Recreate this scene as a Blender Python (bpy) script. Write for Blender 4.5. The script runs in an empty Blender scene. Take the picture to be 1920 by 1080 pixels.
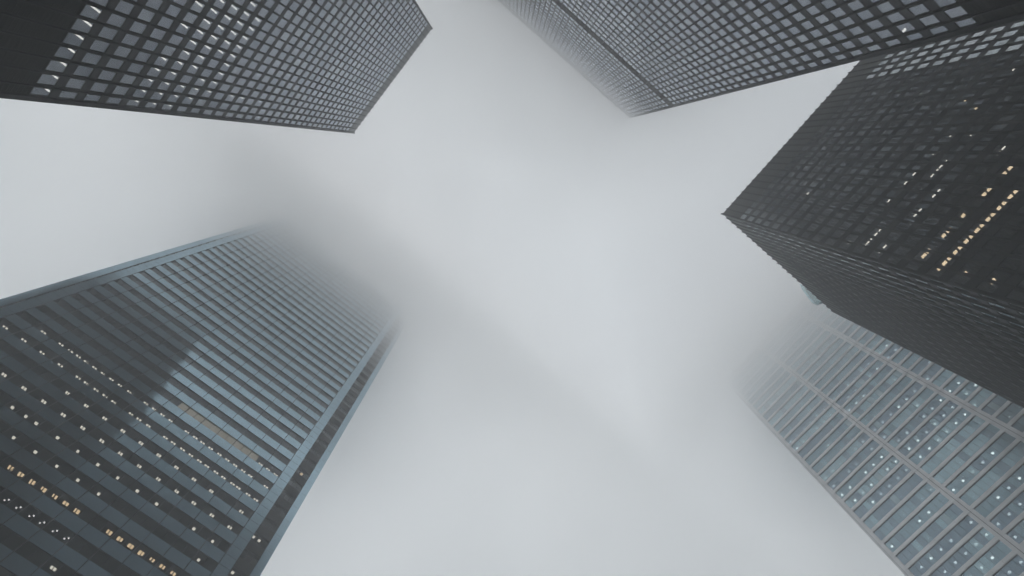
import bpy, math, random
from mathutils import Matrix, Vector
random.seed(7)
scene = bpy.context.scene
COL = scene.collection
CAM_Z = 1.6

# ------------------------------------------------------------------ helpers
class MB:
    """collects boxes and quads, then links them as ONE mesh object"""
    def __init__(self):
        self.v, self.f, self.m = [], [], []
    def box(self, lo, hi, mi=0):
        x0, x1 = sorted((lo[0], hi[0])); y0, y1 = sorted((lo[1], hi[1])); z0, z1 = sorted((lo[2], hi[2]))
        n = len(self.v)
        self.v += [(x0,y0,z0),(x1,y0,z0),(x1,y1,z0),(x0,y1,z0),(x0,y0,z1),(x1,y0,z1),(x1,y1,z1),(x0,y1,z1)]
        for q in ((0,3,2,1),(4,5,6,7),(0,1,5,4),(1,2,6,5),(2,3,7,6),(3,0,4,7)):
            self.f.append(tuple(n+i for i in q)); self.m.append(mi)
    def quad(self, pts, mi=0):
        n = len(self.v); self.v += [tuple(p) for p in pts]
        self.f.append((n,n+1,n+2,n+3)); self.m.append(mi)
    def poly(self, pts, mi=0):
        n = len(self.v); self.v += [tuple(p) for p in pts]
        self.f.append(tuple(range(n, n+len(pts)))); self.m.append(mi)
    def mesh(self, name, mats):
        me = bpy.data.meshes.new(name); me.from_pydata(self.v, [], self.f)
        if not isinstance(mats, (list, tuple)): mats = [mats]
        for m in mats: me.materials.append(m)
        if len(mats) > 1: me.polygons.foreach_set('material_index', self.m)
        me.update(); return me
    def build(self, name, mats, parent=None, loc=(0,0,0)):
        return link(name, self.mesh(name, mats), parent, loc)

def link(name, me, parent=None, loc=(0,0,0)):
    o = bpy.data.objects.new(name, me); COL.objects.link(o); o.location = loc
    if parent is not None: o.parent = parent
    return o

def thing(name, label, cat, loc, group=None):
    o = bpy.data.objects.new(name, None); COL.objects.link(o); o.location = loc
    o.empty_display_size = 2
    o['label'] = label; o['category'] = cat
    if group: o['group'] = group
    return o

# ------------------------------------------------------------------ materials
def new_mat(name):
    m = bpy.data.materials.new(name); m.use_nodes = True
    nt = m.node_tree; nt.nodes.clear()
    out = nt.nodes.new('ShaderNodeOutputMaterial')
    return m, nt, out

def principled(name, col, rough, metal=0.0, spec=0.5, var=0.12, scale=1.5, stretch=(1,1,1), rvar=0.08, bump=0.0):
    m, nt, out = new_mat(name)
    N, L = nt.nodes, nt.links
    p = N.new('ShaderNodeBsdfPrincipled')
    p.inputs['Roughness'].default_value = rough; p.inputs['Metallic'].default_value = metal
    p.inputs['Specular IOR Level'].default_value = spec
    tc = N.new('ShaderNodeTexCoord'); mp = N.new('ShaderNodeMapping'); mp.inputs['Scale'].default_value = stretch
    L.new(tc.outputs['Object'], mp.inputs['Vector'])
    no = N.new('ShaderNodeTexNoise'); no.inputs['Scale'].default_value = scale; no.inputs['Detail'].default_value = 5
    L.new(mp.outputs['Vector'], no.inputs['Vector'])
    mr = N.new('ShaderNodeMapRange'); mr.inputs['To Min'].default_value = 1-var; mr.inputs['To Max'].default_value = 1+var
    mr.inputs['From Min'].default_value = .3; mr.inputs['From Max'].default_value = .7
    L.new(no.outputs['Fac'], mr.inputs['Value'])
    sc = N.new('ShaderNodeVectorMath'); sc.operation = 'SCALE'; sc.inputs[0].default_value = col[:3]
    L.new(mr.outputs['Result'], sc.inputs['Scale']); L.new(sc.outputs['Vector'], p.inputs['Base Color'])
    r2 = N.new('ShaderNodeMapRange'); r2.inputs['To Min'].default_value = max(.02, rough-rvar); r2.inputs['To Max'].default_value = rough+rvar
    L.new(no.outputs['Fac'], r2.inputs['Value']); L.new(r2.outputs['Result'], p.inputs['Roughness'])
    if bump:
        b = N.new('ShaderNodeBump'); b.inputs['Strength'].default_value = bump; b.inputs['Distance'].default_value = .05
        L.new(no.outputs['Fac'], b.inputs['Height']); L.new(b.outputs['Normal'], p.inputs['Normal'])
    L.new(p.outputs[0], out.inputs['Surface'])
    return m

def glass(name, tint, refl, f0, rough=.015, body=None, wave=.015, haze_dirt=.02):
    """coated pane: tinted see-through, fresnel mirror on top, a little dirt"""
    m, nt, out = new_mat(name); N, L = nt.nodes, nt.links
    tr = N.new('ShaderNodeBsdfTransparent'); tr.inputs['Color'].default_value = (*tint, 1)
    gl = N.new('ShaderNodeBsdfGlossy'); gl.inputs['Color'].default_value = (*refl, 1); gl.inputs['Roughness'].default_value = rough
    lw = N.new('ShaderNodeLayerWeight'); lw.inputs['Blend'].default_value = .5      # reflective coating: f0 head-on, rising when seen edge-on
    pw = N.new('ShaderNodeMath'); pw.operation = 'POWER'; pw.inputs[1].default_value = 3.0
    fr = N.new('ShaderNodeMath'); fr.operation = 'MULTIPLY_ADD'; fr.inputs[1].default_value = 1-f0; fr.inputs[2].default_value = f0
    L.new(lw.outputs['Facing'], pw.inputs[0]); L.new(pw.outputs[0], fr.inputs[0])
    tc = N.new('ShaderNodeTexCoord')
    no = N.new('ShaderNodeTexNoise'); no.inputs['Scale'].default_value = .45; no.inputs['Detail'].default_value = 2
    L.new(tc.outputs['Object'], no.inputs['Vector'])
    b = N.new('ShaderNodeBump'); b.inputs['Strength'].default_value = wave; b.inputs['Distance'].default_value = .12
    L.new(no.outputs['Fac'], b.inputs['Height']); L.new(b.outputs['Normal'], gl.inputs['Normal'])
    base = tr
    if body:
        df = N.new('ShaderNodeBsdfDiffuse'); df.inputs['Color'].default_value = (*body[:3], 1)
        mx = N.new('ShaderNodeMixShader'); mx.inputs[0].default_value = body[3]
        L.new(tr.outputs[0], mx.inputs[1]); L.new(df.outputs[0], mx.inputs[2]); base = mx
    mx = N.new('ShaderNodeMixShader')
    L.new(fr.outputs[0], mx.inputs[0]); L.new(base.outputs[0], mx.inputs[1]); L.new(gl.outputs[0], mx.inputs[2])
    L.new(mx.outputs[0], out.inputs['Surface'])
    return m

def emit(name, col, s):
    m, nt, out = new_mat(name)
    e = nt.nodes.new('ShaderNodeEmission'); e.inputs['Color'].default_value = (*col, 1); e.inputs['Strength'].default_value = s
    nt.links.new(e.outputs[0], out.inputs['Surface'])
    try: m.cycles.emission_sampling = 'NONE'
    except Exception: pass
    return m

LAMP = 1.5
M_black = principled('black_painted_steel', (.014,.0143,.016), .45, spec=.07, var=.2, scale=.8)
M_spandrel = principled('black_spandrel_panel', (.014,.015,.021), .38, spec=.12, var=.25, scale=.35)
M_louvre = principled('black_louvre', (.008,.008,.0085), .55, spec=.03, var=.2)
M_top = principled('black_roof_band', (.014,.0145,.017), .36, spec=.45, var=.2, scale=.6)
M_whiteE = emit('small_white_lamp', (1.0,.92,.76), .72*LAMP)
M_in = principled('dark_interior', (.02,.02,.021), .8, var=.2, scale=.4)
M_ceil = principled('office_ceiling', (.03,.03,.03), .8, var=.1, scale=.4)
M_gl_black = [glass('grey_tinted_glass_%s' % n, (.26,.28,.30), c, i, wave=w) for n, c, i, w in (
    ('plain', (.84,.90,1.0), .10, .015), ('pale', (.86,.92,1.0), .13, .03), ('dim', (.80,.87,.98), .08, .02))]
M_gl_side = glass('dull_unseen_side_glass', (.2,.21,.22), (.7,.75,.8), .02)  # unseen sides get duller glass so that mirrored views of them stay dark
M_gl_C = [glass('mirror_grey_glass_%s' % n, (.30,.31,.32), c, i, wave=w) for n, c, i, w in (
    ('plain', (.86,.92,.95), .34, .015), ('pale', (.90,.94,.96), .37, .03), ('dim', (.82,.88,.92), .30, .02))]
M_steel = principled('blue_grey_steel', (.36,.50,.58), .08, metal=1.0, var=.05, scale=.25, rvar=.03, bump=.006)
M_joint = principled('dark_joint', (.012,.013,.014), .6)
M_gl_E = glass('dark_office_glass', (.26,.27,.28), (.66,.69,.72), .05)
M_dark_E = principled('dark_grey_metal', (.030,.031,.034), .4, spec=.4)
M_stone = principled('pale_grey_metal_panel', (.53,.53,.535), .32, metal=1.0, var=.10, scale=.35, spec=.3, bump=.02)
M_stone2 = principled('pale_grey_metal_pier', (.53,.53,.535), .32, metal=1.0, var=.08, scale=.3, spec=.3, bump=.02)
M_gl_D = [glass('blue_green_glass_%s' % n, t, r, i, body=b) for n, t, r, i, b in (
    ('clear', (.30,.36,.38), (.56,.81,.93), .36, (.05,.085,.11,.35)),
    ('shaded', (.2,.25,.28), (.52,.72,.87), .32, (.06,.085,.105,.5)),
    ('bright', (.3,.38,.4), (.62,.88,.98), .44, (.09,.14,.155,.6)),
    ('blind', (.2,.22,.22), (.60,.82,.92), .33, (.30,.36,.37,.75)))]
M_white = emit('white_ceiling_lamp', (1.0,.93,.80), 1.0*LAMP)
M_soft = emit('soft_white_lamp', (1.0,.96,.90), .8*LAMP)
M_lampD = emit('round_white_lamp', (1.0,.97,.92), 1.8*LAMP)
M_warmC = emit('amber_ceiling_lamp', (1.0,.76,.48), 1.15*LAMP)
M_whiteC = emit('pale_ceiling_lamp', (1.0,.93,.80), 1.4*LAMP)
M_warm = emit('warm_ceiling_lamp', (1.0,.72,.42), .72*LAMP)
M_blind = emit('glowing_ochre_blind', (.80,.72,.55), .34)  # faint emission stands in for room light behind the blind
M_roof = principled('roof_gravel', (.15,.15,.15), .9)
M_aqua = glass('pale_aqua_glass', (.72,.86,.88), (.85,.97,1.0), .12, body=(.42,.62,.66,.15))
M_aqua_f = principled('grey_green_metal', (.35,.45,.46), .4, metal=.5)

# ------------------------------------------------------------------ camera (fitted to the photograph's vanishing points)
Mcam = ((-0.6373837, -0.7705197, -0.0064284), (0.7527426, -0.6208519, -0.2189096), (0.1646831, -0.1443684, 0.9757240))
FOC = 1161.33
cam = bpy.data.cameras.new('camera'); cam_o = bpy.data.objects.new('camera', cam); COL.objects.link(cam_o)
rx, ry, rz = (Vector(r) for r in Mcam)
rot = Matrix((rx, -ry, -rz)).transposed().to_4x4()
cam_o.matrix_world = Matrix.Translation((0, 0, CAM_Z)) @ rot
cam.sensor_width = 36; cam.lens = 36*FOC/1920; cam.clip_start = .1; cam.clip_end = 5000
scene.camera = cam_o

def project(p):
    q = Vector((p[0], p[1], p[2]-CAM_Z)); d = rz.dot(q)
    if d < .1: return None
    return 960+FOC*rx.dot(q)/d, 540+FOC*ry.dot(q)/d
def seen_area(pts):
    q = [project(p) for p in pts]
    if any(a is None for a in q): return 0
    cx = sum(a[0] for a in q)/4; cy = sum(a[1] for a in q)/4
    if not (-20 < cx < 1940 and -20 < cy < 1100): return 0
    return abs(sum(q[i][0]*q[(i+1)%4][1]-q[(i+1)%4][0]*q[i][1] for i in range(4)))/2

# ------------------------------------------------------------------ black steel towers
class Face:
    """one side of a tower: u runs along it, d outwards from its outer plane, z up (tower-local)"""
    def __init__(self, side, hx, hy):
        self.side = side
        self.L = 2*hx if side in 'NS' else 2*hy
        self.hx, self.hy = hx, hy
    def p(self, u, d, z):
        if self.side == 'S': return (-self.hx+u, -self.hy-d, z)
        if self.side == 'N': return (self.hx-u, self.hy+d, z)
        if self.side == 'W': return (-self.hx-d, self.hy-u, z)
        return (self.hx+d, -self.hy+u, z)

def add_box(mb, F, u0, u1, d0, d1, z0, z1, mi=0):
    mb.box(F.p(u0, d0, z0), F.p(u1, d1, z1), mi)

def pane_pts(F, u0, u1, d, z0, z1, j=.004):
    r = lambda: d+random.uniform(-j, j)
    return [F.p(u0, r(), z0), F.p(u1, r(), z0), F.p(u1, r(), z1), F.p(u0, r(), z1)]

def frame_mesh(F, u0, u1, d, z0, z1, w=.05, t=.05):
    mb = MB()
    add_box(mb, F, u0, u0+w, d, d+t, z0, z1); add_box(mb, F, u1-w, u1, d, d+t, z0, z1)
    add_box(mb, F, u0+w, u1-w, d, d+t, z0, z0+w); add_box(mb, F, u0+w, u1-w, d, d+t, z1-w, z1)
    return mb

def ring(mb, hx, hy, d_in, d_out, z0, z1, mi=0):
    """rectangular band round the building between insets d_in and d_out"""
    a, b, c, e = hx+d_out, hy+d_out, hx+d_in, hy+d_in
    mb.box((-a,-b,z0), (a,-e,z1), mi); mb.box((-a,e,z0), (a,b,z1), mi)
    mb.box((-a,-e,z0), (-c,e,z1), mi); mb.box((c,-e,z0), (a,e,z1), mi)

def place_lights(T, slabs, lights, loc, first=100):
    """lights: (area-key, floor, mesh-builder) -> parts under the floor slab they hang from"""
    for k, mb, mat in lights[:first]:
        mb.build('ceiling_lamp', mat, slabs[k], (0, 0, -slabs[k].location.z))
    rest = lights[first:]
    if rest:
        allm = MB(); mats = [M_white, M_whiteE, M_warm, M_soft, M_lampD, M_warmC, M_whiteC]
        for k, mb, mat in rest:
            n = len(allm.v); allm.v += mb.v; allm.f += [tuple(n+i for i in f) for f in mb.f]
            allm.m += [mats.index(mat)]*len(mb.f)
        o = allm.build('ceiling_lamp', mats, T); o['kind'] = 'stuff'

def black_tower(label, rect, H, bay, floors, win_h, main_sides, lamps, GD=-.30, pane_mat=None, base=.14):
    pane_mat = pane_mat or M_gl_black
    x0, x1, y0, y1 = rect
    cx, cy = (x0+x1)/2, (y0+y1)/2; hx, hy = (x1-x0)/2, (y1-y0)/2
    T = thing('office_tower', label, 'office tower', (cx, cy, 0), 'black steel office towers around the plaza')
    F = {s: Face(s, hx, hy) for s in 'NSWE'}
    zs = sorted(floors)
    # spandrel bands: everything on the outer wall that is not window
    spans = []; low = 7.5
    for z in zs:
        if z > low+.01: spans.append((low, z))
        low = z+win_h
    spans.append((low, H))
    cache = {}
    floor_h = zs[1]-zs[0] if zs[1]-zs[0] < 5 else zs[-1]-zs[-2]
    for a, b in spans:
        h = b-a
        if h < 3:
            key = round(h, 2)
            if key not in cache:
                mb = MB(); ring(mb, hx, hy, GD-.35, GD+.015, 0, h)
                ring(mb, hx, hy, GD+.015, GD+.035, h-.10, h)        # sill
                ring(mb, hx, hy, GD+.015, GD+.03, 0, .07)          # head
                cache[key] = mb.mesh('spandrel', M_spandrel)
            link('spandrel', cache[key], T, (0, 0, a))
        else:
            mb = MB(); ring(mb, hx, hy, GD-.35, GD+.02, 0, h)
            n = int(h/.55)
            for i in range(n):
                zz = i*h/n; ring(mb, hx, hy, GD+.02, GD+.04, zz+.12, zz+h/n-.05)
            mb.build('louvre_band', M_top if b == H else M_louvre, T, (0, 0, a))
    # core and floor slabs
    mb = MB(); mb.box((-hx+5.5, -hy+5.5, 0), (hx-5.5, hy-5.5, H-.6)); mb.build('core', M_in, T)
    slabs = {}
    mbs = MB(); ring(mbs, hx, hy, -5.5, GD-.36, 0, .3); sm = mbs.mesh('floor_slab', M_ceil)
    for i, z in enumerate(zs):
        slabs[i] = link('floor_slab', sm, T, (0, 0, z+win_h))
    mb = MB(); mb.box((-hx+.4, -hy+.4, H-.55), (hx-.4, hy-.4, H-.25)); mb.build('roof', M_roof, T)
    # lobby: recessed glass and columns
    mb = MB(); mb.box((-hx+3.5, -hy+3.5, 0), (hx-3.5, hy-3.5, 7.5)); mb.build('lobby_glazing', M_gl_E, T)
    for sx in range(5):
        for sy in (-1, 1):
            mb = MB(); px = -hx+1.2+sx*(2*hx-2.4)/4; mb.box((px-.45, sy*(hy-1.2)-.45, 0), (px+.45, sy*(hy-1.2)+.45, 7.5))
            mb.build('column', M_black, T)
    # mullions: base plate, web, flange
    rest = MB(); cnt = 0
    for s in main_sides+[q for q in 'NSWE' if q not in main_sides]:
        n = round(F[s].L/bay); b = F[s].L/n
        for i in range(n+1):
            if s not in main_sides and i in (0, n): continue
            u = i*b; solo = s in main_sides and cnt < 100
            mb = MB() if solo else rest
            z0, z1 = 7.4, H+.25
            lo, hi = u-base, u+base
            add_box(mb, F[s], max(lo, .0), min(hi, F[s].L), GD-.10, GD+.07, z0, H-.05)
            add_box(mb, F[s], u-.03, u+.03, GD+.07, -.035, z0, z1)
            add_box(mb, F[s], u-.075, u+.075, -.035, 0, z0, z1)
            if solo: mb.build('mullion', M_black, T); cnt += 1
    o = rest.build('mullion', M_black, T); o['kind'] = 'stuff'
    # solid corner posts
    for sx in (-1, 1):
        for sy in (-1, 1):
            mb = MB(); mb.box((sx*(hx+GD-.1), sy*(hy+GD-.1), 7.4), (sx*(hx-.045), sy*(hy-.045), H-.1))
            mb.build('corner_column', M_black, T)
    # windows
    cand = []
    for s in 'NSWE':
        n = round(F[s].L/bay); b = F[s].L/n
        for k, z in enumerate(zs):
            for i in range(n):
                u0, u1 = i*b+base, (i+1)*b-base
                a = 0
                if s in main_sides:
                    a = seen_area([(q[0]+cx, q[1]+cy, q[2]) for q in pane_pts(F[s], u0, u1, GD, z, z+win_h, 0)])
                cand.append((a, s, u0, u1, z))
    cand.sort(key=lambda t: -t[0])
    rest = MB()
    for j, (a, s, u0, u1, z) in enumerate(cand):
        if j < 100 and a > 0:
            mb = MB(); mb.quad(pane_pts(F[s], u0, u1, GD, z, z+win_h)); w = mb.build('window', random.choice([pane_mat[0], pane_mat[0], pane_mat[1], pane_mat[2]]), T)
            frame_mesh(F[s], u0, u1, GD, z, z+win_h).build('window_frame', M_black, w)
        else: rest.quad(pane_pts(F[s], u0, u1, GD, z, z+win_h), random.choice((0, 0, 1, 2)) if s in main_sides else len(pane_mat))
    o = rest.build('window', pane_mat+[M_gl_side], T); o['kind'] = 'stuff'
    # lamps: (side, floor index in zs, bay position, depth0, length, width, warm)
    L = []
    for s, k, pos, d0, ln, w, mat in lamps:
        n = round(F[s].L/bay); b = F[s].L/n; u = pos*b; zc = zs[k]+win_h
        mb = MB(); add_box(mb, F[s], u-w/2, u+w/2, GD-.05-d0, GD-.05-d0-ln, zc-.10, zc-.04)
        L.append((k, mb, mat))
    place_lights(T, slabs, L, None)
    return T, F

# --- tower A: upper left, whole flat top in view
HA = 184.0; flA = [CAM_Z+.3249*HA+3.68*k for k in list(range(-15, -2))+list(range(0, 32))]
nA = 13                                            # index of floor 0 in the list
litA = [(0,0),(0,1),(0,2),(0,3),(0,4),(0,5),(0,6),(4,0),(4,1),(4,2),(4,3),(4,4),(4,7),(4,9),(5,0),(5,1),(5,2),(5,3),(5,4),(5,5),(5,6),(5,7),(5,8),(5,9),(5,10),(6,0),(6,1),(6,2),(6,4),(6,5),(6,6),(6,7),(6,8),(6,9),(6,10),(6,11),(7,1),(7,2),(7,3),(7,6),(7,7),(7,8),(7,9),(7,10),(7,11),(8,2),(8,3),(8,4),(8,5),(8,6),(8,7),(8,8),(8,9),(8,10),(10,2),(11,2)]
dotA = [(11,5),(12,1),(12,6),(12,7),(13,2),(13,9),(13,11),(14,0),(14,1),(14,5),(14,6),(14,8),(23,10),(23,11)]
# side S: u runs from -x to +x, so bay b counted from the +x end sits at 24-b
lampsA = [('S', nA+k, 24-b-.64, .15 if k else .02, .95 if b > 1 or not k else .6, .17, M_white) for k, b in litA]
lampsA += [('S', nA+k, 24-b-.60, .2, .22, .16, M_soft) for k, b in dotA]
black_tower('black gridded tower with pale lit lower windows and a crisp flat roofline',
            (-11.8, 24.76, 36.8, 36.8+36.6), CAM_Z+HA, 1.524, flA, 2.45, ['S'], lampsA)

# --- tower B: top, upper right, with one dark mechanical band near its foggy top
HB = 225.8; stB = .01628*HB
flB = [CAM_Z+.2642*HB+stB*k for k in list(range(-14, -2))+list(range(0, 29))+list(range(30, 44))]
lampsB = [('E', 12+23, 2.5, .1, .3, .25, M_white), ('E', 12+23, 1.25, .1, .3, .25, M_white), ('E', 12+2, 1.2, .05, .4, .25, M_white)]
black_tower('tallest black gridded tower with one dark blank belt below its fog-covered roof edge',
            (-35.4-36.58, -35.4, -26.2, -26.2+50*1.524), CAM_Z+HB, 1.524, flB, 2.33, ['E'], lampsB)

# --- tower C: right, mostly black with warm lit windows
HC = 129.5; stC = .0282*HC
topC = CAM_Z+.9269*HC; whC = 2.30
flC = [topC-whC-stC*k for k in range(31, -1, -1)]
kC = lambda k: 31-k
rowC = [(15, 1+.5*i) for i in range(15)]
litC = [(14,3.6),(14,4.1),(14,1.65),(14,2.1),(14,5.5),(14,7.5),(14,8.0),(14,9.4),(14,9.95),(17,1.15),(16,1.15)]
whtC = [(11,1.2),(11,1.6),(11,2.1),(11,2.55),(11,3.05),(10,1.15),(12,1.15),(12,1.65),(12,5.0),(12,5.5),(10,6.0),(10,8.0),(10,9.0),(10,13.3),(11,13.3),(11,10.4),(11,9.9),(11,9.45),(11,8.95),(12,7.5),(12,7.0),(13,11.35),(13,11.85),(10,11.3),(10,20.3),(4,5.5)]
lampsC = []
for k, b in rowC+litC:
    lampsC.append(('N', kC(k), b+.12, .5, .34, round(random.uniform(.40, .60), 2), M_warmC))
for k, b in whtC:
    lampsC.append(('N', kC(k), b+.05, .6, .14, .5, M_whiteC))
for k, b in ((15,9.4),(15,10.6),(13,15.2),(9,17.3),(12,14.4),(10,16.2)):
    lampsC.append(('N', kC(k), b, .5, .2, .45, M_warmC))
TC, FC = black_tower('black tower with scattered warm lit windows on its dark face and a saw-toothed roof edge',
            (-18.2-37*1.524, -18.2, -42.8-22*1.505, -42.8), CAM_Z+HC, 1.524, flC, whC, ['N', 'E'], lampsC, GD=-.22, pane_mat=M_gl_C, base=.13)

# ------------------------------------------------------------------ tower E: blue-grey steel bands, lower left
def steel_tower():
    X = 63.5; D = 50.0; DN = 2.6
    ya, yb = -10.2, 45.1                      # outer corners
    m0, m1 = -4.38, 40.25                     # 15 bays
    p0, p1 = -6.14, 41.85                     # piers end
    s0, s1 = -8.98, 43.9                      # corner strips begin
    top = 206.0; fh = 3.842; wh = 1.86
    zref = CAM_Z+X*1.3743
    ks = [k for k in range(-22, 34) if zref+fh*k+wh < top-3]
    T = thing('office_tower', 'blue-grey steel-banded tower with rows of small ceiling lights and upper floors lost in fog', 'office tower', (X+D/2, (ya+yb)/2, 0))
    ox, oy = X+D/2, (ya+yb)/2
    l = lambda x, y, z: (x-ox, y-oy, z)
    bay = (m1-m0)/15; pane = bay/2
    # dark backing wall of notches and building core
    mb = MB(); mb.box(l(X+6, ya+6, 0), l(X+D-6, yb-6, top-1)); mb.build('core', M_in, T)
    mb = MB(); mb.box(l(X+DN+.4, ya+.4, top-.8), l(X+D-.4, yb-.4, top-.4)); mb.build('roof', M_roof, T)
    slabs = {}
    mb = MB(); mb.box(l(X+.45, p0+.3, 0), l(X+DN+.55, p1-.3, .3)); mb.box(l(X+DN+.55, ya+.5, 0), l(X+6, yb-.5, .3))
    sm = mb.mesh('floor_slab', M_in)
    zlist = {k: zref+fh*k for k in ks}
    rnd = random.Random(3)
    low = 6.0
    for k in ks:
        z0 = zlist[k]; z1 = z0+wh
        slabs[k] = link('floor_slab', sm, T, (0, 0, z1))
    # spandrels, one per floor: panels with open joints on a dark backing, dark notch panels, plain bands round the other sides
    sp = fh-wh
    for k in ks:
        z = zlist[k]+wh
        h = sp
        mb = MB()
        for i in range(15):
            y0 = m0+i*bay+.05; y1 = m0+(i+1)*bay-.05
            j = lambda: rnd.uniform(-.005, .005)
            # panel: very slightly out of true, as real sheet steel is
            a, b, c, d = (X+j() for _ in range(4))
            q = [l(a, y0, .015), l(b, y1, .015), l(c, y1, h-.015), l(d, y0, h-.015)]
            r = [l(X+.09, y0, .015), l(X+.09, y1, .015), l(X+.09, y1, h-.015), l(X+.09, y0, h-.015)]
            mb.quad([q[0], q[3], q[2], q[1]], 0)
            for e in range(4): mb.quad([q[e], q[(e+1) % 4], r[(e+1) % 4], r[e]], 0)
        mb.box(l(X+.10, m0, 0), l(X+.44, m1, h), 1)
        for a, b in ((ya+1.25, p0), (p1, yb-1.25)):
            mb.box(l(X+DN+.02, a, 0), l(X+DN+.4, b, h), 1)
        # other sides
        mb.box(l(X+DN+1.2, ya+.02, 0), l(X+D-.02, ya+.4, h), 0); mb.box(l(X+DN+1.2, yb-.4, 0), l(X+D-.02, yb-.02, h), 0)
        mb.box(l(X+D-.4, ya+.41, 0), l(X+D-.02, yb-.41, h), 0)
        mb.build('spandrel', [M_steel, M_joint], T, (0, 0, z))
    mb = MB()
    mb.box(l(X+.1, m0, 6), l(X+.44, m1, zlist[ks[0]])); mb.build('base_band', M_dark_E, T)
    mb = MB()
    mb.box(l(X, m0, zlist[ks[-1]]+fh), l(X+.44, m1, top)); mb.box(l(X+DN, ya+1.25, zlist[ks[-1]]+fh), l(X+DN+.4, p0, top)); mb.box(l(X+DN, p1, zlist[ks[-1]]+fh), l(X+DN+.4, yb-1.25, top))
    mb.build('parapet', M_steel, T)
    # piers either side of the main face: steel panels, two joints per floor; with the return wall of the notch
    for (a, b, ret) in ((p0, m0, p0), (m1, p1, p1)):
        mb = MB()
        z = 6.0; zz = []
        for k in ks: zz += [zlist[k], zlist[k]+wh]
        zz = [6.0]+zz+[zlist[ks[-1]]+fh, top]
        for u, v in zip(zz[:-1], zz[1:]):
            for y0, y1 in ((a+.03, b-.03),):
                j = lambda: rnd.uniform(-.006, .006)
                q = [l(X-.02+j(), y0, u+.03), l(X-.02+j(), y1, u+.03), l(X-.02+j(), y1, v-.03), l(X-.02+j(), y0, v-.03)]
                r = [l(X+.06, y0, u+.03), l(X+.06, y1, u+.03), l(X+.06, y1, v-.03), l(X+.06, y0, v-.03)]
                mb.quad([q[0], q[3], q[2], q[1]], 0)
                for e in range(4): mb.quad([q[e], q[(e+1) % 4], r[(e+1) % 4], r[e]], 0)
        mb.box(l(X+.07, a, 0), l(X+DN+.5, b, top), 1)
        mb.build('pier', [M_steel, M_joint], T)
    # corner piers beyond the notches
    for (a, b) in ((ya, ya+1.25), (yb-1.25, yb)):
        mb = MB(); zz = [0.0]+[zlist[k] for k in ks]+[top]
        for u, v in zip(zz[:-1], zz[1:]):
            mb.box(l(X+DN, a, u+.02), l(X+DN+1.25, b, v-.02), 0)
        mb.box(l(X+DN+.06, a+.06, 0), l(X+DN+1.2, b-.06, top), 1)
        mb.build('corner_pier', [M_steel, M_joint], T)
    # vertical joint fins dividing the windows
    for i in range(16):
        y = m0+i*bay
        mb = MB(); mb.box(l(X-.03, y-.045, 6), l(X+.14, y+.045, top)); mb.build('mullion', M_joint, T)
    # windows: two panes per bay with a thin bar between
    cand = []
    for k in ks:
        for i in range(15):
            y0, y1 = m0+i*bay+.03, m0+(i+1)*bay-.03; z0, z1 = zlist[k], zlist[k]+wh
            a = seen_area([(X, y0, z0), (X, y1, z0), (X, y1, z1), (X, y0, z1)])
            cand.append((a, k, i, y0, y1, z0, z1))
    cand.sort(key=lambda t: -t[0])
    rest = MB(); bars = MB()
    GX = X+.17
    def panes(mb, y0, y1, z0, z1):
        ym = (y0+y1)/2
        for a, b in ((y0, ym), (ym, y1)):
            j = lambda: rnd.uniform(-.003, .003)
            mb.quad([l(GX+j(), a, z0), l(GX+j(), a, z1), l(GX+j(), b, z1), l(GX+j(), b, z0)])
    def frame(mb, y0, y1, z0, z1):
        ym = (y0+y1)/2
        mb.box(l(GX-.05, ym-.03, z0), l(GX+.03, ym+.03, z1))
        mb.box(l(GX-.04, y0, z0), l(GX+.02, ym-.03, z0+.05)); mb.box(l(GX-.04, ym+.03, z0), l(GX+.02, y1, z0+.05))
    for j, (a, k, i, y0, y1, z0, z1) in enumerate(cand):
        if j < 100:
            mb = MB(); panes(mb, y0, y1, z0, z1); w = mb.build('window', M_gl_E, T)
            fb = MB(); frame(fb, y0, y1, z0, z1); fb.build('window_frame', M_joint, w)
        else:
            panes(rest, y0, y1, z0, z1); frame(bars, y0, y1, z0, z1)
    # notch windows and plain strips on the far sides
    for k in ks:
        z0, z1 = zlist[k], zlist[k]+wh
        for a, b in ((ya+1.26, p0), (p1, yb-1.26)):
            n = 3
            for q in range(n):
                u = a+(b-a)*q/n; v = a+(b-a)*(q+1)/n
                rest.quad([l(X+DN+.2, u+.04, z0), l(X+DN+.2, u+.04, z1), l(X+DN+.2, v-.04, z1), l(X+DN+.2, v-.04, z0)])
                bars.box(l(X+DN+.16, u-.04, z0), l(X+DN+.24, u+.04, z1))
        rest.quad([l(X+DN+1.2, ya+.2, z0), l(X+D-.2, ya+.2, z0), l(X+D-.2, ya+.2, z1), l(X+DN+1.2, ya+.2, z1)])
        rest.quad([l(X+DN+1.2, yb-.2, z0), l(X+D-.2, yb-.2, z0), l(X+D-.2, yb-.2, z1), l(X+DN+1.2, yb-.2, z1)])
        rest.quad([l(X+D-.2, ya+.2, z0), l(X+D-.2, yb-.2, z0), l(X+D-.2, yb-.2, z1), l(X+D-.2, ya+.2, z1)])
    o = rest.build('window', M_gl_E, T); o['kind'] = 'stuff'
    o = bars.build('window_frame', M_joint, T); o['kind'] = 'stuff'
    # ochre blinds drawn in one row of windows, room light put in as their glow
    k = 1
    for p in range(3, 13):
        y0, y1 = m0+p*pane+.05, m0+(p+1)*pane-.05
        mb = MB(); mb.box(l(GX+.06, y0, zlist[k]+.02), l(GX+.09, y1, zlist[k]+wh-.02)); mb.build('window_blind', M_blind, T)
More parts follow.
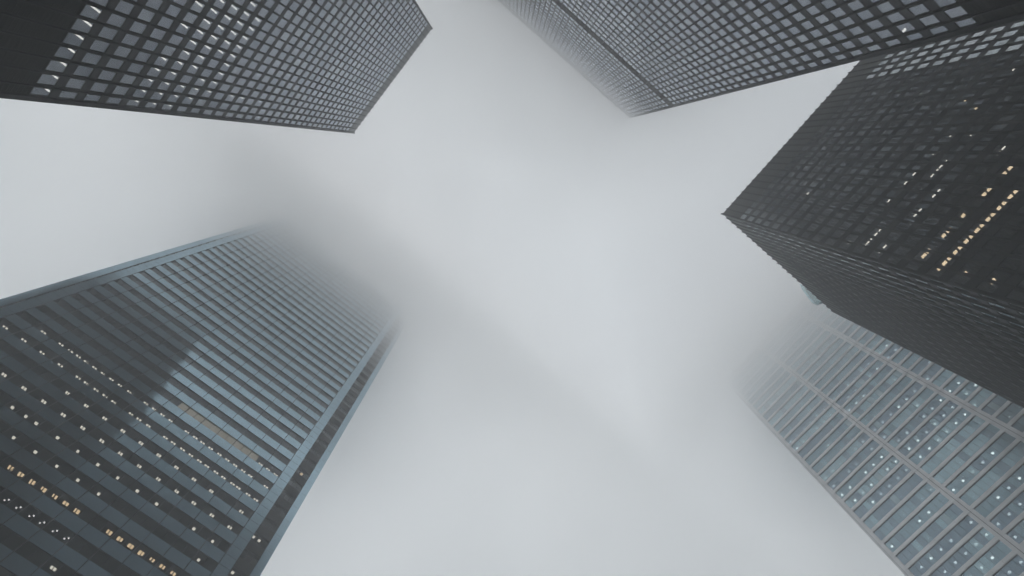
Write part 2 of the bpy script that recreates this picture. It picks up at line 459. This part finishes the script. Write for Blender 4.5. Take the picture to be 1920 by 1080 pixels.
    # ceiling lamps: (floor, positions in panes, kind)
    rows = [
        (-6, [17.4,16.5,15.5,14.5,13.5,12.5,11.5,8.5,7.5,6.5,5.5,4.5,3.5,2.5], 'warm'),
        (-5, [19.4,17.4,15.4,13.4,11.4,1.5], 'big'),
        (-4, [21.8,20.5,19.5,17.4,15.4,13.4,11.4,9.4,7.4,3.5,1.5], 'big'),
        (-3, [24.9,22.9,20.9,18.9,16.9,14.9,12.95,10.95,8.9,6.9,5.0,3.0,1.0], 'mid'),
        (-2, [20.5,18.5,16.5,14.5,12.5,10.5,8.5,6.5,4.5,1.0], 'mid'),
        (-1, [29.4,27.4,25.4,23.4,21.4,20.5,19.4,18.4,17.4,15.4,14.5,13.4,11.4,10.5,9.4,8.4,7.4,6.5,5.4,4.5,3.4,2.7,1.5,.55], 'small'),
        (0, [27.4,25.4,24.3,23.4,22.5,21.5,20.5,19.5,18.5,17.4,15.4,14.4,13.4,12.4,10.4,9.4,8.5,7.5,6.4,5.4,4.4,3.4,2.5,.5], 'small'),
        (1, [2.4,1.4,.4], 'small'),
        (-7, [15.5,14.5,13.4,12.5,11.4,10.4], 'dot'),
        (-8, [9.4], 'mid')]
    L = []
    for k, ps, kind in rows:
        for p in ps:
            y = m0+p*pane; zc = zlist[k]+wh
            mb = MB()
            if kind == 'warm':
                w1, w2 = rnd.uniform(.10, .17), rnd.uniform(.08, .17)
                for s, hw in ((-.19, w1), (.19, w2)): mb.box(l(X+.95, y+s-hw, zc-.1), l(X+rnd.uniform(1.35, 1.6), y+s+hw, zc-.04))
                mat = M_warm
            elif kind == 'big':
                hw = rnd.uniform(.14, .21); mb.box(l(X+1.0, y-hw, zc-.1), l(X+1.4, y+hw, zc-.04)); mat = M_whiteE
            elif kind == 'mid':
                for s in (-.17, .19): mb.box(l(X+1.0, y+s-.13, zc-.1), l(X+1.4, y+s+.13, zc-.04))
                mat = M_whiteE
            elif kind == 'small':
                for s in (-.24, .2): mb.box(l(X+1.05, y+s-.15, zc-.1), l(X+1.32, y+s+.15, zc-.04))
                mat = M_whiteE
            else:
                for s in (-.2, .15): mb.box(l(X+1.1+s, y+s-.08, zc-.1), l(X+1.26+s, y+s+.08, zc-.04))
                mat = M_soft
            L.append((k, mb, mat))
    for y, k, mat in ((-6.6, -2, M_whiteE), (-7.6, -2, M_whiteE), (-6.9, -4, M_whiteE), (-7.6, 3, M_warm)):
        mb = MB(); zc = zlist[k]+wh; mb.box(l(X+DN+.7, y-.2, zc-.1), l(X+DN+1.1, y+.2, zc-.04)); L.insert(0, (k, mb, mat))
    place_lights(T, slabs, L, None)
steel_tower()

# ------------------------------------------------------------------ tower D: grey granite bands and blue-green glass, lower right
def granite_tower():
    Y = -108.0; DEP = 45.0
    xa = 12.85; bayw = 16.85; npan = 12
    edge_w = 1.25; pil = 1.50
    # pier centres going -x from the corner
    piers = [xa-.0, -4.05, -20.85, -37.7, -54.5]
    xb = piers[-1]-1.2
    top = 208.0; fh = 3.83
    sp = .90                                    # granite band height, dark slots above and below
    zref = CAM_Z+108*.9551                       # floor fraction 0; band spans -.12 .. +.17
    ks = [k for k in range(-26, 40) if 8 < zref+fh*k and zref+fh*(k+1) < top-2]
    ox, oy = (xa+xb)/2, Y-DEP/2
    T = thing('office_tower', 'pale grey-banded tower with blue-green glazing and paired vertical piers, fading upward into fog', 'office tower', (ox, oy, 0))
    l = lambda x, y, z: (x-ox, y-oy, z)
    mb = MB(); mb.box(l(xb+6, Y-DEP+6, 0), l(xa-6, Y-7, top-1)); mb.build('core', M_in, T)
    mb = MB(); mb.box(l(xb+.4, Y-DEP+.4, top-.9), l(xa-.4, Y-.4, top-.5)); mb.build('roof', M_roof, T)
    rnd = random.Random(11)
    slabm = MB(); slabm.box(l(xb+.6, Y-7, 0), l(xa-.6, Y-.42, .3)); sm = slabm.mesh('floor_slab', M_ceil)
    cols = []
    for i in range(4):
        hi = piers[i]-(edge_w if i == 0 else pil/2); lo = piers[i+1]+pil/2
        cols.append((lo, hi))
    slabs = {}
    for k in ks:
        za = zref+fh*(k-.12)                      # band bottom = window head
        mb = MB()
        for lo, hi in cols:
            n = 6
            for q in range(n):
                u, v = lo+(hi-lo)*q/n, lo+(hi-lo)*(q+1)/n
                dd = rnd.uniform(-.004, .004)
                mb.box(l(u+.008, Y-.3, 0), l(v-.008, Y-.02+dd, sp), 0)
            mb.box(l(lo, Y-.4, -.10), l(hi, Y-.16, sp+.12), 1)      # dark slots
        mb.box(l(xb+.02, Y-DEP, 0), l(xa-.02, Y-DEP+.4, sp), 0)
        mb.box(l(xa-.4, Y-DEP+.41, 0), l(xa-.02, Y-1.3, sp), 0); mb.box(l(xb+.02, Y-DEP+.41, 0), l(xb+.4, Y-1.3, sp), 0)
        mb.build('spandrel', [M_stone, M_joint], T, (0, 0, za))
        slabs[k] = link('floor_slab', sm, T, (0, 0, za-.02))
    # piers: two granite strips with a dark slot between
    for i, x in enumerate(piers):
        mb = MB()
        if i == 0:
            for k in ks:
                z = zref+fh*(k-.12); mb.box(l(x-edge_w+.02, Y-1.2, z+.01), l(x-.42, Y+.04, z+fh-.01), 0); mb.box(l(x-.34, Y-1.2, z+.01), l(x, Y+.04, z+fh-.01), 0)
            mb.box(l(x-edge_w+.06, Y-1.1, 0), l(x-.05, Y-.05, top), 1)
        else:
            for k in ks:
                z = zref+fh*(k-.12)
                mb.box(l(x-pil/2, Y-.5, z+.01), l(x-.07, Y+.05, z+fh-.01), 0); mb.box(l(x+.07, Y-.5, z+.01), l(x+pil/2, Y+.05, z+fh-.01), 0)
            mb.box(l(x-pil/2+.05, Y-.45, 0), l(x+pil/2-.05, Y-.10, top), 1)
        mb.build('pier', [M_stone2, M_joint], T)
    mb = MB(); zt = zref+fh*(ks[-1]+.88)
    mb.box(l(xb, Y-DEP, zt), l(xa, Y-.02, top)); mb.build('parapet', M_stone, T)
    zb = zref+fh*(ks[0]-.12)
    mb = MB(); mb.box(l(xb+.5, Y-DEP+.5, 0), l(xa-.5, Y-.6, zb)); mb.build('lobby_glazing', M_gl_E, T)
    # windows: one strip of panes per floor and bay
    cand = []
    for k in ks[:-1]:
        z0 = zref+fh*(k-.12)+sp+.10; z1 = zref+fh*(k+.88)-.08
        for c, (lo, hi) in enumerate(cols):
            cand.append((seen_area([(lo, Y, z0), (hi, Y, z0), (hi, Y, z1), (lo, Y, z1)]), k, c, lo, hi, z0, z1))
    cand.sort(key=lambda t: -t[0])
    GY = Y-.22
    rest = MB(); bars = MB()
    moods = {}
    def panes(mb, fb, k, c, lo, hi, z0, z1):
        n = npan
        mood = rnd.choice([0, 0, 1, 1, 2, 0])
        for q in range(n):
            u, v = lo+(hi-lo)*q/n, lo+(hi-lo)*(q+1)/n
            j = lambda: GY+rnd.uniform(-.004, .004)
            r = rnd.random(); mi = mood if r < .62 else (0 if r < .76 else 1 if r < .88 else 2 if r < .97 else 3)
            mb.quad([l(v, j(), z0), l(u, j(), z0), l(u, j(), z1), l(v, j(), z1)], mi)
            if q: fb.box(l(u-.028, GY-.03, z0), l(u+.028, GY+.05, z1))
    for j, (a, k, c, lo, hi, z0, z1) in enumerate(cand):
        if j < 100 and a > 0:
            mb, fb = MB(), MB(); panes(mb, fb, k, c, lo, hi, z0, z1)
            w = mb.build('window', M_gl_D, T); fb.build('window_frame', M_dark_E, w)
        else: panes(rest, bars, k, c, lo, hi, z0, z1)
    for k in ks[:-1]:
        z0 = zref+fh*(k-.12)+sp+.10; z1 = zref+fh*(k+.88)-.08
        rest.quad([l(xa-.3, Y-DEP+.4, z0), l(xa-.3, Y-1.3, z0), l(xa-.3, Y-1.3, z1), l(xa-.3, Y-DEP+.4, z1)])
        rest.quad([l(xb+.3, Y-DEP+.4, z0), l(xb+.3, Y-1.3, z0), l(xb+.3, Y-1.3, z1), l(xb+.3, Y-DEP+.4, z1)])
        rest.quad([l(xb+.4, Y-DEP+.3, z0), l(xa-.4, Y-DEP+.3, z0), l(xa-.4, Y-DEP+.3, z1), l(xb+.4, Y-DEP+.3, z1)])
    o = rest.build('window', M_gl_D, T); o['kind'] = 'stuff'
    o = bars.build('window_frame', M_dark_E, T); o['kind'] = 'stuff'
    # round ceiling lamps, mostly behind every second pane
    L = []
    for k in ks[1:]:
        zc = zref+fh*(k-.12)-.03
        dens = rnd.choice([.9, .85, .5, .15, .75])
        small = rnd.random() < .3
        for c, (lo, hi) in enumerate(cols):
            off = rnd.choice([0, 1])
            for q in range(off, npan, 2):
                if rnd.random() > dens: continue
                x = lo+(hi-lo)*(q+.5)/npan; y = Y-(1.75 if not small else 2.0)+rnd.uniform(-.05, .05); r = .27 if not small else .14
                if k > 15: r *= .9
                mb = MB()
                pts = [(r*math.cos(t*math.pi/5), r*math.sin(t*math.pi/5)) for t in range(10)]
                mb.poly([l(x+a, y+b, zc-.09) for a, b in reversed(pts)])
                for t in range(10):
                    (a, b), (c2, d2) = pts[t], pts[(t+1) % 10]
                    mb.quad([l(x+a, y+b, zc-.09), l(x+c2, y+d2, zc-.09), l(x+c2, y+d2, zc-.02), l(x+a, y+b, zc-.02)])
                pr = project((x, Y, zc-1.5))
                vis = pr is not None and -10 < pr[0] < 1930 and -10 < pr[1] < 1090
                dist = zc if vis else 1e6
                L.append((dist, k, mb, M_lampD))
    L.sort(key=lambda t: t[0])
    place_lights(T, slabs, [(k, mb, m) for d, k, mb, m in L], None)
granite_tower()

# ------------------------------------------------------------------ the pale glass piece jutting past tower C's roof edge
def glass_cradle():
    x0 = -18.2+.02; zt = CAM_Z+HC
    y0, y1 = -42.8-.1815*HC, -42.8-.2265*HC     # along the roof edge
    T = thing('glass_screen', 'narrow pale aqua glass piece jutting out past the saw-toothed roof edge of the black tower', 'glass screen', (x0, (y0+y1)/2, zt))
    w = y1-y0
    prof = [(0, 0.0), (.22, .55), (.55, .95), (.86, 1.25), (1.0, .10)]   # how far it stands out along its length
    mb = MB()
    bot = [(.0, w*(t-.5)) for t, _ in prof]; outp = [(d, w*(t-.5)) for t, d in prof]
    for i in range(len(prof)-1):
        a, b = (outp[i][0], outp[i][1]), (outp[i+1][0], outp[i+1][1])
        mb.quad([(0, a[1], -1.9), (a[0], a[1], -1.9), (b[0], b[1], -1.9), (0, b[1], -1.9)])
        mb.quad([(a[0], a[1], -1.9), (b[0], b[1], -1.9), (b[0], b[1], .2), (a[0], a[1], .2)])
    mb.build('glass_panel', M_aqua, T)
    fm = MB()
    for i in range(len(prof)-1):
        a, b = outp[i], outp[i+1]
        n = 6
        for q in range(n):
            s, e = q/n, (q+1)/n
            pa = (a[0]+(b[0]-a[0])*s, a[1]+(b[1]-a[1])*s); pb = (a[0]+(b[0]-a[0])*e, a[1]+(b[1]-a[1])*e)
            fm.box((pa[0]-.02, pa[1], -1.99), (pb[0]+.05, pb[1], -1.91))
    for (d, y) in outp[1:-1]:
        fm.box((0, y-.04, -2.0), (d+.04, y+.04, -1.93)); fm.box((d-.03, y-.03, -1.9), (d+.05, y+.03, .25))
    fm.build('metal_frame', M_aqua_f, T)
glass_cradle()

# ------------------------------------------------------------------ ground
def paving():
    m, nt, out = new_mat('granite_paving'); N, L = nt.nodes, nt.links
    p = N.new('ShaderNodeBsdfPrincipled'); p.inputs['Roughness'].default_value = .55
    tc = N.new('ShaderNodeTexCoord')
    br = N.new('ShaderNodeTexBrick'); br.offset = 0
    for k, v in (('Color1', (.24,.24,.24,1)), ('Color2', (.30,.295,.29,1)), ('Mortar', (.12,.12,.12,1)), ('Scale', 1.0), ('Brick Width', 1.524), ('Row Height', 1.524), ('Mortar Size', .008)):
        br.inputs[k].default_value = v
    L.new(tc.outputs['Object'], br.inputs['Vector']); L.new(br.outputs['Color'], p.inputs['Base Color'])
    L.new(p.outputs[0], out.inputs['Surface'])
    return m
mb = MB(); S = 320
mb.quad([(-S, -S, 0), (S, -S, 0), (S, S, 0), (-S, S, 0)])
g = mb.build('plaza_ground', paving()); g['kind'] = 'structure'

# ------------------------------------------------------------------ haze: one closed box of pale air, thickening into the low cloud
G_ANI, FOG_K, FOG_MAX, FOG_BASE = .3, 2e-3, .08, .0029
def haze():
    m, nt, out = new_mat('pale_air'); N, L = nt.nodes, nt.links
    v = N.new('ShaderNodeVolumePrincipled')
    v.inputs['Color'].default_value = (.994, .998, .9975, 1); v.inputs['Anisotropy'].default_value = G_ANI
    ge = N.new('ShaderNodeNewGeometry')
    def math_node(op, a, b, c=None):
        n = N.new('ShaderNodeMath'); n.operation = op
        for i, q in enumerate((a, b, c)):
            if q is None: continue
            if hasattr(q, 'links'): L.new(q, n.inputs[i])
            else: n.inputs[i].default_value = q
        return n.outputs[0]
    sx = N.new('ShaderNodeSeparateXYZ'); L.new(ge.outputs['Position'], sx.inputs[0])
    # the cloud base hangs lower round the two outer towers than over the middle of the plaza
    ex = math_node('MULTIPLY', math_node('ADD', sx.outputs['X'], 2.0), 1/44)
    dy = math_node('MULTIPLY', math_node('ADD', sx.outputs['Y'], 30.0), -1/55)
    dy = math_node('MINIMUM', dy, .97)
    near = math_node('MINIMUM', math_node('MAXIMUM', math_node('MAXIMUM', ex, dy), 0.0), 1.0)
    near = math_node('MULTIPLY', near, near)
    tilt = math_node('MULTIPLY_ADD', near, 37.0, -30.0)
    no = N.new('ShaderNodeTexNoise'); no.inputs['Scale'].default_value = .018; no.inputs['Detail'].default_value = 4.0
    L.new(ge.outputs['Position'], no.inputs['Vector'])
    wob = math_node('MULTIPLY_ADD', no.outputs['Fac'], 26.0, -13.0)
    h = math_node('ADD', math_node('ADD', sx.outputs['Z'], tilt), wob)
    up = math_node('MAXIMUM', math_node('MULTIPLY', math_node('SUBTRACT', h, 151.0), FOG_K), 0.0)
    cap = math_node('MINIMUM', up, FOG_MAX)
    dn = N.new('ShaderNodeMapRange'); dn.inputs['From Min'].default_value = 151+50; dn.inputs['From Max'].default_value = 151+73
    dn.inputs['To Min'].default_value = 1; dn.inputs['To Max'].default_value = 0
    L.new(math_node('ADD', h, math_node('MULTIPLY_ADD', near, 8.0, -8.0)), dn.inputs['Value'])
    den = math_node('MULTIPLY_ADD', cap, dn.outputs['Result'], FOG_BASE)
    L.new(den, v.inputs['Density'])
    L.new(v.outputs[0], out.inputs['Volume'])
    B = MB(); B.box((-S-6, -S-6, -1), (S+6, S+6, 300))
    o = B.build('haze', m); o['kind'] = 'stuff'
    return o
haze()

# ------------------------------------------------------------------ light: overcast
SUN_EL, SUN_AZ = math.radians(83), math.radians(20)
w = bpy.data.worlds.new('World'); scene.world = w; w.use_nodes = True
nt = w.node_tree; N, L = nt.nodes, nt.links
bg = N['Background']; sky = N.new('ShaderNodeTexSky'); sky.sky_type = 'NISHITA'; sky.sun_disc = False
sky.sun_elevation = SUN_EL; sky.sun_rotation = SUN_AZ; sky.air_density = 1.0; sky.dust_density = 1.5
hs = N.new('ShaderNodeHueSaturation'); hs.inputs['Saturation'].default_value = .42
L.new(sky.outputs[0], hs.inputs['Color']); L.new(hs.outputs[0], bg.inputs['Color'])
bg.inputs['Strength'].default_value = .07
sun = bpy.data.lights.new('sun', 'SUN'); sun.energy = 1.5; sun.angle = math.radians(30); sun.color = (1, .995, .985)
so = bpy.data.objects.new('sun', sun); COL.objects.link(so)
d = Vector((math.sin(SUN_AZ)*math.cos(SUN_EL), math.cos(SUN_AZ)*math.cos(SUN_EL), math.sin(SUN_EL)))
so.rotation_euler = d.to_track_quat('Z', 'Y').to_euler()

# ------------------------------------------------------------------ render settings
scene.view_settings.view_transform = 'Standard'; scene.view_settings.look = 'None'
scene.view_settings.exposure = 1.29; scene.view_settings.gamma = 1
c = scene.cycles
c.max_bounces = 36; c.volume_bounces = 32; c.transparent_max_bounces = 12; c.glossy_bounces = 4; c.diffuse_bounces = 3
c.volume_step_rate = .3; c.volume_max_steps = 256
c.use_denoising = True
c.caustics_reflective = False; c.caustics_refractive = False
